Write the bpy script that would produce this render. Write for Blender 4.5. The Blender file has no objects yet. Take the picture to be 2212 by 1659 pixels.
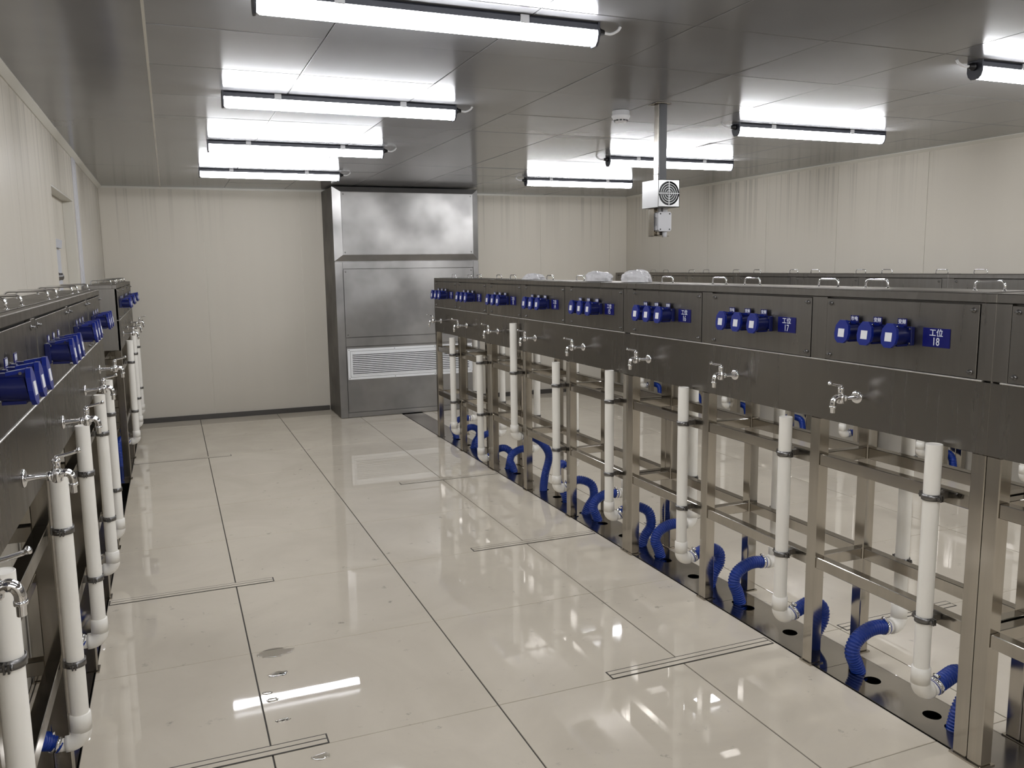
import bpy, bmesh, math, random
from mathutils import Vector, Matrix, noise
random.seed(7)
S = bpy.context.scene
COL = S.collection
PI = math.pi

# ------------------------------------------------------------------ camera, world, exposure
cam_d = bpy.data.cameras.new('camera')
cam = bpy.data.objects.new('camera', cam_d); COL.objects.link(cam)
cam.location = (0, 0, 1.5894)
cam.rotation_euler = (math.radians(81.94577), math.radians(0.75500), math.radians(-22.23038))
cam_d.sensor_fit = 'HORIZONTAL'; cam_d.sensor_width = 36.0
cam_d.lens = 1800.33 / 2212 * 36.0
cam_d.clip_start = 0.02; cam_d.clip_end = 60
S.camera = cam
w = bpy.data.worlds.new('world'); S.world = w; w.use_nodes = True
w.node_tree.nodes['Background'].inputs[0].default_value = (0.5, 0.5, 0.5, 1)
w.node_tree.nodes['Background'].inputs[1].default_value = 0.0
S.view_settings.view_transform = 'Standard'; S.view_settings.look = 'None'
S.view_settings.gamma = 1.0; S.view_settings.use_curve_mapping = False
S.view_settings.exposure = 0.0
LAMP = 49.0                                  # radiance of the tube diffusers

# ------------------------------------------------------------------ materials
def mat(name, base=(.8, .8, .8), rough=.5, metal=0.0, spec=.5, **kw):
    m = bpy.data.materials.new(name); m.use_nodes = True
    b = m.node_tree.nodes['Principled BSDF']
    b.inputs['Base Color'].default_value = (*base, 1)
    b.inputs['Roughness'].default_value = rough
    b.inputs['Metallic'].default_value = metal
    b.inputs['Specular IOR Level'].default_value = spec
    for k, v in kw.items(): b.inputs[k.replace('_', ' ')].default_value = v
    return m
class N:
    """short helper to wire nodes into a material"""
    def __init__(s, m): s.t = m.node_tree; s.b = s.t.nodes['Principled BSDF']
    def n(s, typ, **kw):
        x = s.t.nodes.new(typ)
        for k, v in kw.items(): setattr(x, k, v)
        return x
    def l(s, a, b): s.t.links.new(a, b)
    def pos(s, scale=(1, 1, 1), loc=(0, 0, 0)):
        g = s.n('ShaderNodeNewGeometry'); mp = s.n('ShaderNodeMapping')
        mp.inputs['Scale'].default_value = scale; mp.inputs['Location'].default_value = loc
        s.l(g.outputs['Position'], mp.inputs['Vector']); return mp.outputs[0]
    def noise(s, vec, scale, detail=3, rough=.5, dist=0):
        x = s.n('ShaderNodeTexNoise'); x.inputs['Scale'].default_value = scale
        x.inputs['Detail'].default_value = detail; x.inputs['Roughness'].default_value = rough
        x.inputs['Distortion'].default_value = dist
        s.l(vec, x.inputs['Vector']); return x.outputs[0]
    def ramp(s, fac, stops):
        r = s.n('ShaderNodeValToRGB'); e = r.color_ramp.elements
        while len(e) < len(stops): e.new(.5)
        for q, (p, c) in zip(e, stops):
            q.position = p; q.color = (*c, 1) if len(c) == 3 else c
        s.l(fac, r.inputs[0]); return r.outputs[0]
    def mixc(s, fac, a, b, typ='MIX'):
        x = s.n('ShaderNodeMix', data_type='RGBA', blend_type=typ)
        for sock, v in ((x.inputs[0], fac), (x.inputs[6], a), (x.inputs[7], b)):
            if isinstance(v, (int, float)): sock.default_value = v
            elif isinstance(v, tuple): sock.default_value = (*v, 1)
            else: s.l(v, sock)
        return x.outputs[2]
    def math(s, op, a, b=0.0, c=None):
        x = s.n('ShaderNodeMath', operation=op)
        for i, v in enumerate((a, b, c)):
            if v is None: continue
            if isinstance(v, (int, float)): x.inputs[i].default_value = v
            else: s.l(v, x.inputs[i])
        return x.outputs[0]
    def bump(s, h, strength, dist=.01):
        x = s.n('ShaderNodeBump'); x.inputs['Strength'].default_value = strength
        x.inputs['Distance'].default_value = dist
        s.l(h, x.inputs['Height']); s.l(x.outputs[0], s.b.inputs['Normal']); return x
def g3(v): return (v, v, v)

def steel(name, lo, hi, tint=(1, .955, .9), rlo=.16, rhi=.3, streak=True, wav=.05, edge=.5):
    m = mat(name, (.5, .5, .5), .2, 1.0); k = N(m)
    k.b.inputs['Specular Tint'].default_value = (edge, edge * .97, edge * .93, 1)
    a = k.noise(k.pos((26, 26, 1.3)), 1.0, 4, .6)
    b = k.noise(k.pos((1, 1, 1)), 2.3, 3)
    f = k.math('ADD', k.math('MULTIPLY', a, .55), k.math('MULTIPLY', b, .45)) if streak else b
    k.l(k.ramp(f, [(.3, tuple(lo * t for t in tint)), (.7, tuple(hi * t for t in tint))]), k.b.inputs['Base Color'])
    k.l(k.ramp(f, [(.3, g3(rhi)), (.68, g3(rlo))]), k.b.inputs['Roughness'])
    k.bump(k.noise(k.pos((1, 1, .7)), 3.2, 1), wav, .02)
    return m
M = {}
M['steel'] = steel('brushed_steel', .25, .335, rlo=.25, rhi=.38, wav=.02)
M['apron'] = steel('satin_steel', .27, .30, rlo=.2, rhi=.32, wav=.012)
M['post'] = steel('polished_steel', .43, .54, tint=(1, .94, .85), rlo=.1, rhi=.2, wav=.02)
M['duct'] = steel('duct_steel', .22, .34, tint=(1, .975, .95), rlo=.38, rhi=.54, wav=.03, streak=False)
M['drain'] = steel('wet_drain_steel', .34, .5, rlo=.07, rhi=.24, edge=.9, streak=False, wav=.04)
M['galv'] = steel('light_steel', .34, .45, tint=(1, 1, .99), rlo=.25, rhi=.45, streak=False)
M['edge'] = mat('ledge_glint_steel', (.62, .60, .56), .5, .75)  # paler than the other steel: paints in the light caught along the panel ledge
M['chrome'] = mat('chrome', (.82, .82, .83), .05, 1.0)
M['bolt'] = mat('bolt_steel', (.2, .195, .19), .35, 1.0)
M['darkgap'] = mat('dark_gap', (.015, .015, .015), .8)
M['rubber'] = mat('rubber_lining', (.06, .015, .015), .6)
M['pvc'] = mat('white_plastic_pipe', (.80, .775, .715), .32)
k = N(M['pvc']); k.l(k.ramp(k.noise(k.pos((1, 1, .4)), 9, 3), [(.3, (.83, .80, .73)), (.7, (.90, .875, .81))]), k.b.inputs['Base Color'])
M['hose'] = mat('blue_hose', (.0, .031, .27), .32)
M['blue'] = mat('blue_plastic', (.003, .0145, .19), .33)
M['bluedark'] = mat('dark_blue_plastic', (.002, .006, .075), .34)
M['signblue'] = mat('sign_blue', (.004, .006, .115), .3)
M['letter'] = mat('white_lettering', (.72, .74, .8), .5)
M['sticker'] = mat('white_sticker', (.72, .72, .74), .5)
M['housing'] = mat('charcoal_housing', (.045, .048, .062), .45)
M['black'] = mat('black_plastic', (.008, .008, .01), .4)
M['white'] = mat('white_plastic', (.74, .74, .75), .35)
M['grillewhite'] = mat('white_enamel', (.78, .79, .80), .35)
M['greyplastic'] = mat('grey_plastic', (.55, .55, .57), .4)
M['alu'] = mat('white_aluminium', (.56, .56, .585), .4, 0, .3)
M['clip'] = mat('pale_clip', (.55, .55, .56), .4)
M['lamp'] = mat('lamp_diffuser', (.9, .9, .9), .4)
b = M['lamp'].node_tree.nodes['Principled BSDF']
b.inputs['Emission Color'].default_value = (.955, .965, 1.0, 1); b.inputs['Emission Strength'].default_value = LAMP

def wallmat(name, c, drip):
    m = mat(name, c, .34, 0, .006); k = N(m)
    v = k.noise(k.pos((9, 9, .35)), 1.0, 4, .55)
    broad = k.noise(k.pos((1, 1, 1), (3, 1, 2)), .9, 2)
    col = k.ramp(v, [(.32, tuple(x * .985 for x in c)), (.62, c)])
    col = k.mixc(k.math('MULTIPLY', broad, .25), col, tuple(x * .86 for x in c))
    # grey run marks left by water that dripped from the ceiling joint
    g = k.n('ShaderNodeNewGeometry'); sx = k.n('ShaderNodeSeparateXYZ'); k.l(g.outputs['Position'], sx.inputs[0])
    d = k.noise(k.pos((30, 30, .25)), 1.0, 3, .55)
    mask = k.math('MULTIPLY', k.ramp(d, [(.52, g3(0)), (.62, g3(1))]), k.ramp(k.math('DIVIDE', sx.outputs[2], 2.44), [(.72, g3(0)), (.985, g3(1))]))
    reg = k.ramp(k.noise(k.pos((1, 1, 0), (7, 2, 0)), .55, 1), [(.38, g3(0)), (.55, g3(1))])
    mask = k.math('MULTIPLY', k.math('MULTIPLY', mask, reg), drip)
    k.l(k.mixc(mask, col, tuple(x * .52 for x in c)), k.b.inputs['Base Color'])
    k.l(k.ramp(v, [(.3, g3(.42)), (.65, g3(.34))]), k.b.inputs['Roughness'])
    k.bump(k.noise(k.pos((5, 5, .6)), 1.0, 2), .02, .004)
    return m
M['wall'] = wallmat('cream_wall_panel', (.585, .548, .475), .55)
M['wallbase'] = mat('wall_joint_sealant', (.72, .69, .60), .5)
M['cove'] = mat('ceiling_cove', (.56, .54, .48), .35)

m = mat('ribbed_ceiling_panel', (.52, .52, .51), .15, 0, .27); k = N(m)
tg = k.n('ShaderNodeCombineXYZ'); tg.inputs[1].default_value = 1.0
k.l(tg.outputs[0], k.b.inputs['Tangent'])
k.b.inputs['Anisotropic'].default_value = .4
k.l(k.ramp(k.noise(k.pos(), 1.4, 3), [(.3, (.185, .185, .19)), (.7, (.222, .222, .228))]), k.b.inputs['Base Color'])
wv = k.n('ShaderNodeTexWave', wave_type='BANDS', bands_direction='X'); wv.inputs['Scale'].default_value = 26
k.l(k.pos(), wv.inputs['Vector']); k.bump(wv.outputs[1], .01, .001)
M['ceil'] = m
M['ceilbase'] = mat('ceiling_joint', (.30, .30, .30), .5)

m = mat('polished_floor_tile', (.6, .57, .51), .06, 0, .5); k = N(m)
c1 = k.ramp(k.noise(k.pos((1, 1, 1)), 1.6, 5, .6, .8), [(.3, (.58, .523, .43)), (.7, (.675, .613, .51))])
sp = k.ramp(k.noise(k.pos((1, 1, 1), (4, 9, 0)), 14, 5, .7), [(.62, g3(0)), (.72, g3(1))])
rg = k.ramp(k.noise(k.pos((1, 1, 1), (1, 5, 0)), 1.3, 2), [(.45, g3(.12)), (.64, g3(1))])
k.l(k.mixc(k.math('MULTIPLY', k.math('MULTIPLY', sp, rg), .8), c1, (.16, .15, .125)), k.b.inputs['Base Color'])
k.l(k.ramp(k.noise(k.pos((1, 1, 1), (2, 2, 0)), 1.1, 4, .6), [(.38, g3(.008)), (.75, g3(.055))]), k.b.inputs['Roughness'])
k.bump(k.noise(k.pos(), 1.7, 2), .012, .02)
M['tile'] = m
M['grout'] = mat('dirty_grout', (.045, .04, .033), .7)
M['skirt'] = mat('dark_skirting', (.06, .055, .05), .35)
M['water'] = mat('standing_water', (1, 1, 1), .0, 0, .5, Transmission_Weight=1.0, IOR=1.33)
M['film'] = mat('clear_film', (.86, .85, .86), .22, 0, .5, Transmission_Weight=.35, IOR=1.15)
M['alublock'] = mat('pale_metal', (.5, .51, .55), .4, 0, .3)

# ------------------------------------------------------------------ mesh builder
class MB:
    def __init__(s): s.v, s.f, s.sm = [], [], []
    def add(s, vs, fs, smooth=False):
        o = len(s.v); s.v += [tuple(x) for x in vs]
        s.f += [tuple(i + o for i in f) for f in fs]; s.sm += [smooth] * len(fs); return s
    def box(s, x0, x1, y0, y1, z0, z1):
        x0, x1 = sorted((x0, x1)); y0, y1 = sorted((y0, y1)); z0, z1 = sorted((z0, z1))
        return s.add([(x0, y0, z0), (x1, y0, z0), (x1, y1, z0), (x0, y1, z0), (x0, y0, z1), (x1, y0, z1), (x1, y1, z1), (x0, y1, z1)],
                     [(0, 3, 2, 1), (4, 5, 6, 7), (0, 1, 5, 4), (1, 2, 6, 5), (2, 3, 7, 6), (3, 0, 4, 7)])
    def hexa(s, p):       # eight corners: bottom ring then top ring
        return s.add(p, [(0, 3, 2, 1), (4, 5, 6, 7), (0, 1, 5, 4), (1, 2, 6, 5), (2, 3, 7, 6), (3, 0, 4, 7)])
    def tube(s, path, r, n=12, caps=True, smooth=True, closed=False, flat=1.0):
        P = [Vector(p) for p in path]; m = len(P)
        R = r if isinstance(r, (list, tuple)) else [r] * m
        T = []
        for i in range(m):
            a = P[i - 1] if (i or closed) else P[i]; c = P[(i + 1) % m] if (i < m - 1 or closed) else P[i]
            t = (c - a); T.append(t.normalized() if t.length > 1e-9 else Vector((0, 0, 1)))
        ref = Vector((0, 0, 1)) if abs(T[0].z) < .9 else Vector((1, 0, 0))
        nrm = T[0].cross(ref).normalized(); vs = []
        for i in range(m):
            nrm = (nrm - T[i] * nrm.dot(T[i])).normalized(); bn = T[i].cross(nrm)
            for j in range(n):
                a = 2 * PI * j / n
                vs.append(P[i] + nrm * (R[i] * math.cos(a)) + bn * (R[i] * flat * math.sin(a)))
        fs = []
        for i in range(m if closed else m - 1):
            for j in range(n):
                k2 = (i + 1) % m
                fs.append((i * n + j, i * n + (j + 1) % n, k2 * n + (j + 1) % n, k2 * n + j))
        s.add(vs, fs, smooth)
        if caps and not closed:
            o = len(s.v) - len(vs)
            s.f += [tuple(o + j for j in reversed(range(n))), tuple(o + (m - 1) * n + j for j in range(n))]; s.sm += [False, False]
        return s
    def lathe(s, prof, org, axis=(0, 0, 1), n=20, smooth=True):
        """prof: (radius, height) pairs"""
        ax = Vector(axis).normalized(); o = Vector(org)
        ref = Vector((0, 0, 1)) if abs(ax.z) < .9 else Vector((1, 0, 0))
        u = ax.cross(ref).normalized(); v = ax.cross(u); vs, fs = [], []
        for r, h in prof:
            for j in range(n):
                a = 2 * PI * j / n; vs.append(o + ax * h + u * (r * math.cos(a)) + v * (r * math.sin(a)))
        for i in range(len(prof) - 1):
            for j in range(n): fs.append((i * n + j, i * n + (j + 1) % n, (i + 1) * n + (j + 1) % n, (i + 1) * n + j))
        s.add(vs, fs, smooth); q = len(s.v) - len(vs)
        if prof[0][0] > 1e-6: s.f.append(tuple(q + j for j in reversed(range(n)))); s.sm.append(False)
        if prof[-1][0] > 1e-6: s.f.append(tuple(q + (len(prof) - 1) * n + j for j in range(n))); s.sm.append(False)
        return s
    def prism(s, poly, ext, smooth=False):
        e = Vector(ext); P = [Vector(p) for p in poly]; n = len(P)
        return s.add(P + [p + e for p in P], [tuple(reversed(range(n))), tuple(range(n, 2 * n))] + [(i, (i + 1) % n, n + (i + 1) % n, n + i) for i in range(n)], smooth)
    def mesh(s, name, m, origin=(0, 0, 0), fix=True):
        o = Vector(origin); me = bpy.data.meshes.new(name)
        me.from_pydata([tuple(Vector(v) - o) for v in s.v], [], s.f)
        me.polygons.foreach_set('use_smooth', s.sm)
        if fix:
            bm = bmesh.new(); bm.from_mesh(me); bmesh.ops.recalc_face_normals(bm, faces=bm.faces); bm.to_mesh(me); bm.free()
        me.materials.append(m); me.update(); return me
    def build(s, name, m, parent=None, bev=0, label=None, fix=True):
        """vertices are given in world space; the part keeps its place under its parent"""
        org = world_loc(parent) if parent else Vector((0, 0, 0))
        o = bpy.data.objects.new(name, s.mesh(name, m, org, fix)); COL.objects.link(o)
        if parent: o.parent = parent
        if bev: bevel(o, bev)
        if label: o['label'] = label
        return o
def bevel(o, wd):
    md = o.modifiers.new('bevel', 'BEVEL'); md.width = wd; md.segments = 1; md.limit_method = 'ANGLE'; md.angle_limit = math.radians(40)
def world_loc(o):
    v = Vector((0, 0, 0))
    while o: v += o.location; o = o.parent
    return v
def thing(name, label, cat, loc=(0, 0, 0), group=None):
    o = bpy.data.objects.new(name, None); COL.objects.link(o); o.location = loc
    o.empty_display_size = .1; o['label'] = label; o['category'] = cat
    if group: o['group'] = group
    return o
def tag(o, label, cat, group=None):
    o['label'] = label; o['category'] = cat
    if group: o['group'] = group
    return o
def inst(name, me, parent, wloc, rz=0, label=None, bev=0):
    """a part that shares its mesh data with its alike pieces"""
    o = bpy.data.objects.new(name, me); COL.objects.link(o); o.parent = parent
    o.location = Vector(wloc) - world_loc(parent); o.rotation_euler = (0, 0, rz)
    if bev: bevel(o, bev)
    if label: o['label'] = label
    return o
def sub(name, me, parent, label=None):
    o = bpy.data.objects.new(name, me); COL.objects.link(o); o.parent = parent
    if label: o['label'] = label
    return o
def structure(o): o['kind'] = 'structure'; return o
def smooth_path(P, n=8):
    """Catmull-Rom through the points"""
    P = [Vector(p) for p in P]; Q = [P[0] * 2 - P[1]] + P + [P[-1] * 2 - P[-2]]; out = []
    for i in range(1, len(Q) - 2):
        for j in range(n):
            t = j / n; a, b2, c, d = Q[i - 1], Q[i], Q[i + 1], Q[i + 2]
            out.append(.5 * ((2 * b2) + (c - a) * t + (2 * a - 5 * b2 + 4 * c - d) * t * t + (3 * b2 - a - 3 * c + d) * t ** 3))
    out.append(P[-1]); return out

# ------------------------------------------------------------------ the room
XL, XR, YB, YN, ZC = -.60, 5.45, 9.45, -3.0, 2.44
# floor: a slab with three drain channels, polished tiles laid on it
CH = [(2.275, 2.505), (-.565, -.375), (5.21, 5.40)]          # channels (x0, x1): centre, left, right
fl = MB()
xs = [XL - .1] + sorted([v for c in CH for v in c]) + [XR + .1]
for i in range(0, len(xs), 2): fl.box(xs[i], xs[i + 1], YN - .1, YB + .1, -.16, -.004)
floor = structure(fl.build('floor', M['grout']))
ch = MB()
for a, b_ in CH:
    ch.box(a - .002, b_ + .002, YN, 8.9, -.17, -.15)
structure(ch.build('trim_1', M['darkgap']))
GX, GY, TS, JW, JX = .2152, 2.6686, .8, .0026, .0016
def tile_ranges(a, b_):
    """the tile's x range with the channels cut out"""
    R = [(a, b_)]
    for c0, c1 in CH:
        R = [q for r in R for q in (([(r[0], min(r[1], c0))] if r[0] < c0 else []) + ([(max(r[0], c1), r[1])] if r[1] > c1 else []))]
    return [r for r in R if r[1] - r[0] > .012]
tile_cache = {}
for i in range(-2, 7):
    a, b_ = max(XL, GX + i * TS), min(XR, GX + (i + 1) * TS)
    for j in range(-8, 9):
        c, d = max(YN, GY + j * TS), min(YB, GY + (j + 1) * TS)
        if b_ <= a or d <= c: continue
        for (p, q) in tile_ranges(a, b_):
            lx, ly = round(q - p, 4), round(d - c, 4)
            if (lx, ly) not in tile_cache:
                t = MB(); h = .0012
                x0, x1, y0, y1 = -lx / 2 + JW, lx / 2 - JW, -ly / 2 + JX, ly / 2 - JX
                t.add([(x0, y0, -.006), (x1, y0, -.006), (x1, y1, -.006), (x0, y1, -.006), (x0, y0, -h), (x1, y0, -h), (x1, y1, -h), (x0, y1, -h),
                       (x0 + h, y0 + h, 0), (x1 - h, y0 + h, 0), (x1 - h, y1 - h, 0), (x0 + h, y1 - h, 0)],
                      [(0, 3, 2, 1), (0, 1, 5, 4), (1, 2, 6, 5), (2, 3, 7, 6), (3, 0, 4, 7), (4, 5, 9, 8), (5, 6, 10, 9), (6, 7, 11, 10), (7, 4, 8, 11), (8, 9, 10, 11)])
                tile_cache[lx, ly] = t.mesh('floor_tile', M['tile'])
            o = inst('floor_tile', tile_cache[lx, ly], floor, ((p + q) / 2, (c + d) / 2, 0))
            o.rotation_euler = (random.uniform(-1, 1) * .0006, random.uniform(-1, 1) * .0006, 0)

# ceiling
ceiling = structure(MB().box(XL - .1, XR + .1, YN - .1, YB + .1, ZC + .006, ZC + .1).build('ceiling', M['ceilbase']))
cx = [XL + .02, -.022, .598, 1.212, 1.826, 2.44, 3.054, 3.668, 4.282, 4.896, XR - .02]
cp_cache = {}
CY = [YN] + [2.672 + .6165 * j for j in range(-9, 11)] + [YB - .01]
for i in range(len(cx) - 1):
    ys = CY if i > 0 else CY[::3] + [CY[-1]]
    for j in range(len(ys) - 1):
        if ys[j + 1] - ys[j] < .02: continue
        lx, ly = round(cx[i + 1] - cx[i], 3), round(ys[j + 1] - ys[j], 3)
        if (lx, ly) not in cp_cache:
            g, h = .0016, .002; t = MB()
            x0, x1, y0, y1 = -lx / 2 + g, lx / 2 - g, -ly / 2 + g, ly / 2 - g
            t.add([(x0, y0, .008), (x1, y0, .008), (x1, y1, .008), (x0, y1, .008), (x0, y0, h), (x1, y0, h), (x1, y1, h), (x0, y1, h),
                   (x0 + h, y0 + h, 0), (x1 - h, y0 + h, 0), (x1 - h, y1 - h, 0), (x0 + h, y1 - h, 0)],
                  [(0, 3, 2, 1), (0, 1, 5, 4), (1, 2, 6, 5), (2, 3, 7, 6), (3, 0, 4, 7), (4, 5, 9, 8), (5, 6, 10, 9), (6, 7, 11, 10), (7, 4, 8, 11), (8, 9, 10, 11)])
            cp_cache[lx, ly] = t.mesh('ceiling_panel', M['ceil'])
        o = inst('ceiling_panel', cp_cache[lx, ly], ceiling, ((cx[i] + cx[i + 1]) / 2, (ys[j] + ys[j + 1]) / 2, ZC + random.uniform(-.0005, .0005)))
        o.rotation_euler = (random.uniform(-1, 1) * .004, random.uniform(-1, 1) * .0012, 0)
structure(MB().box(-.027, -.017, YN, YB - .01, ZC - .004, ZC + .004).build('trim_2', M['cove']))

# walls: slab plus sandwich panels with pale sealed joints
def wall_panels(wall, axis, at, inward, edges, holes=()):
    for a, b_ in zip(edges[:-1], edges[1:]):
        rects = [(a, b_, 0.0, ZC)]
        for (h0, h1, hz) in holes:
            nr = []
            for (p, q, z0, z1) in rects:
                if q <= h0 or p >= h1: nr.append((p, q, z0, z1)); continue
                if p < h0: nr.append((p, h0, z0, z1))
                if q > h1: nr.append((h1, q, z0, z1))
                nr.append((max(p, h0), min(q, h1), hz, z1))
            rects = nr
        m_ = MB()
        for (p, q, z0, z1) in rects:
            g0 = .0016 if p == a else 0; g1 = .0016 if q == b_ else 0
            if axis == 'y': m_.box(p + g0, q - g1, at, at + inward * .005, z0, z1)
            else: m_.box(at, at + inward * .005, p + g0, q - g1, z0, z1)
        m_.build('wall_panel', M['wall'], wall)
wb = structure(MB().box(XL - .1, XR + .1, YB + .005, YB + .1, -.1, ZC + .05).build('wall_back', M['wallbase']))
wall_panels(wb, 'y', YB + .005, -1, [XL, .37, 1.37, 2.34, 3.27, 4.243, 5.2, XR])
wr = structure(MB().box(XR + .005, XR + .1, YN, YB, -.1, ZC + .05).build('wall_right', M['wallbase']))
wall_panels(wr, 'x', XR + .005, -1, [YN, -1.9, -.95, .02, .98, 1.95, 2.92, 3.88, 4.86, 5.8, 6.74, 7.7, 8.67, YB])
DY0, DY1, DZ = 5.60, 6.82, 2.10                               # door opening in the left wall
wl = structure(MB().box(XL - .105, XL - .005, YN, DY0, -.1, ZC + .05).box(XL - .105, XL - .005, DY1, YB, -.1, ZC + .05)
               .box(XL - .105, XL - .005, DY0, DY1, DZ, ZC + .05).build('wall_left', M['wallbase']))
wall_panels(wl, 'x', XL - .005, 1, [YN, -1.4, -.45, .52, 1.48, 2.45, 3.41, 4.37, 5.35, 6.32, 7.28, 8.37, YB], [(DY0, DY1, DZ)])
structure(MB().box(XL - .1, XR + .1, YN - .1, YN - .005, -.1, ZC + .05).build('wall_near', M['wall']))
# coves along the ceiling, skirting
structure(MB().prism([(XL, YN, ZC), (XL + .035, YN, ZC), (XL + .035, YN, ZC - .006), (XL + .006, YN, ZC - .032), (XL, YN, ZC - .032)], (0, YB - YN, 0)).build('trim_3', M['cove']))
structure(MB().prism([(XR, YN, ZC), (XR - .03, YN, ZC), (XR - .03, YN, ZC - .005), (XR - .005, YN, ZC - .025), (XR, YN, ZC - .025)], (0, YB - YN, 0)).build('trim_4', M['cove']))
structure(MB().box(XL + .02, XR - .02, YB - .012, YB, ZC - .02, ZC).build('trim_5', M['cove']))
structure(MB().box(XL, 1.60, YB - .02, YB, 0, .052).box(3.2, XR, YB - .02, YB, 0, .052).build('baseboard_back', M['skirt'], bev=.003))
# door recess with its leaf
door = structure(MB().box(XL - .1, XL - .068, DY0 - .01, DY1 + .01, 0, DZ + .01).build('door_1', M['wall'], bev=.002))
MB().box(XL - .069, XL - .0595, 5.86, 6.36, .9, 1.735).build('lower_plate', M['alublock'], door, .002, 'pale metal plate')
MB().prism([(XL - .069, 5.80, 1.745), (XL - .05, 5.80, 1.745), (XL - .044, 5.80, 1.80), (XL - .069, 5.80, 1.80)], (0, .57, 0)).build('drip_cap', M['alublock'], door, .001)
MB().lathe([(.03, 0), (.03, .006), (.022, .012), (.022, .03), (.012, .036)], (XL - .0595, 6.10, 1.56), (1, 0, 0), 20).build('lock_knob', M['bolt'], door)
MB().box(XL - .068, XL - .0005, DY0, DY1, DZ - .012, DZ).box(XL - .068, XL - .0005, DY1 - .012, DY1, 0, DZ - .012).box(XL - .068, XL - .0005, DY0, DY0 + .012, 0, DZ - .012).build('door_frame', M['cove'], door, .001)
structure(MB().box(XL, XL + .012, 6.925, 6.995, 0, ZC - .03).box(XL, XL + .012, 7.015, 7.125, 0, ZC - .03).box(XL, XL + .003, 6.995, 7.015, 0, ZC - .03).build('trim_6', M['alu'], bev=.003))

# ------------------------------------------------------------------ stainless test benches
NUM = {11: 'eleven', 12: 'twelve', 13: 'thirteen', 14: 'fourteen', 15: 'fifteen', 16: 'sixteen', 17: 'seventeen', 18: 'eighteen'}
def text_mesh(txt, size, name='lettering', off=.0):
    cu = bpy.data.curves.new('text', 'FONT'); cu.body = txt; cu.size = size; cu.align_x = 'CENTER'; cu.align_y = 'CENTER'
    cu.extrude = .0002; cu.resolution_u = 3; cu.offset = off; cu.space_line = .98
    o = bpy.data.objects.new('text', cu); COL.objects.link(o)
    dg = bpy.context.evaluated_depsgraph_get(); dg.update()
    me = bpy.data.meshes.new_from_object(o.evaluated_get(dg)); bpy.data.objects.remove(o)
    me.materials.clear(); me.materials.append(M['letter']); me.name = name; return me
def stand(me):
    """turn flat text so that it reads on a face looking towards -X (the centre row's front)"""
    # text x -> -Y, text y -> +Z, normal -> -X
    me.transform(Matrix(((0, 0, -1, 0), (-1, 0, 0, 0), (0, 1, 0, 0), (0, 0, 0, 1)))); return me
T_MAINS, T_VAR = stand(text_mesh('市电', .0165, off=.0003)), stand(text_mesh('变频', .0165, off=.0003))
T_POST = {}
def sign_text(n):
    if n not in T_POST:
        a = text_mesh('工位', .026, off=.0002); b2 = text_mesh(str(n), .036, off=.0002)
        for v in a.vertices: v.co.y += .0142
        for v in b2.vertices: v.co.x *= .8; v.co.y -= .0138
        bm = bmesh.new(); bm.from_mesh(a); bm.from_mesh(b2); bm.to_mesh(a); bm.free()
        T_POST[n] = stand(a)
    return T_POST[n]

# shared part meshes, all facing -X with their origin on the bench's front plane
def socket_meshes():
    a = MB()                                                  # flange
    a.box(-.016, 0, -.034, .034, -.031, .031)
    fl_ = a.mesh('socket', M['bluedark'])
    a = MB()                                                  # angled body tube growing out of the flange
    n = 18; v0, v1 = [], []
    for i in range(n):
        t = 2 * PI * i / n
        v0.append((-.014, .029 * math.cos(t), .001 + .028 * math.sin(t)))
        v1.append((-.068 + .006 * math.sin(t), .030 * math.cos(t), -.002 + .030 * math.sin(t)))
    a.add(v0 + v1, [(i, (i + 1) % n, n + (i + 1) % n, n + i) for i in range(n)], True)
    a.add(v1, [tuple(range(n))])
    for yy in (-.020, -.007, .007, .020): a.box(-.064, -.018, yy - .0015, yy + .0015, -.033, -.026)   # drip ribs
    a.box(-.066, -.012, -.012, .012, .024, .034)              # hinge saddle
    body = a.mesh('socket_body', M['bluedark'])
    pts = [(-.013, .043), (.013, .043), (.029, .024), (.033, -.004), (.028, -.024), (.014, -.037), (-.014, -.037), (-.028, -.024), (-.033, -.004), (-.029, .024)]
    def X(z): return -.070 + .10 * (z)                        # lid leans a little
    a = MB(); a.prism([(X(z) - .010, y, z) for y, z in pts], (.010, 0, 0))
    a.prism([(X(.043) - .008, -.013, .043), (X(.043) - .008, .013, .043), (-.028, .013, .036), (-.028, -.013, .036), ][::1], (0, 0, -.008))
    lid = a.mesh('socket_lid', M['blue'])
    a = MB(); a.hexa([(X(-.016) - .0112, -.014, -.016), (X(-.016) - .0100, -.014, -.016), (X(-.016) - .0100, .014, -.016), (X(-.016) - .0112, .014, -.016),
                      (X(.013) - .0112, -.014, .013), (X(.013) - .0100, -.014, .013), (X(.013) - .0100, .014, .013), (X(.013) - .0112, .014, .013)])
    stk = a.mesh('socket_sticker', M['sticker'])
    a = MB(); a.lathe([(.0035, 0), (.0035, .03)], (-.056, -.015, .033), (0, 1, 0), 8)
    pin = a.mesh('hinge_pin', M['chrome'])
    a = MB()
    for yy in (-.027, .027):
        for zz in (-.024, .024): a.lathe([(.0038, 0), (.0038, .002), (.002, .0032)], (-.016, yy, zz), (-1, 0, 0), 8)
    scr = a.mesh('flange_screws', M['bolt'])
    return fl_, body, lid, stk, pin, scr
SOCK = socket_meshes()
def bolt_mesh():
    a = MB(); a.lathe([(.0085, 0), (.0085, .0015), (.0048, .002), (.0048, .010), (.003, .012)], (0, 0, 0), (-1, 0, 0), 10)
    a.box(-.009, -.005, -.008, .008, -.002, .002); return a.mesh('wing_bolt', M['bolt'])
BOLT = bolt_mesh()
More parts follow.
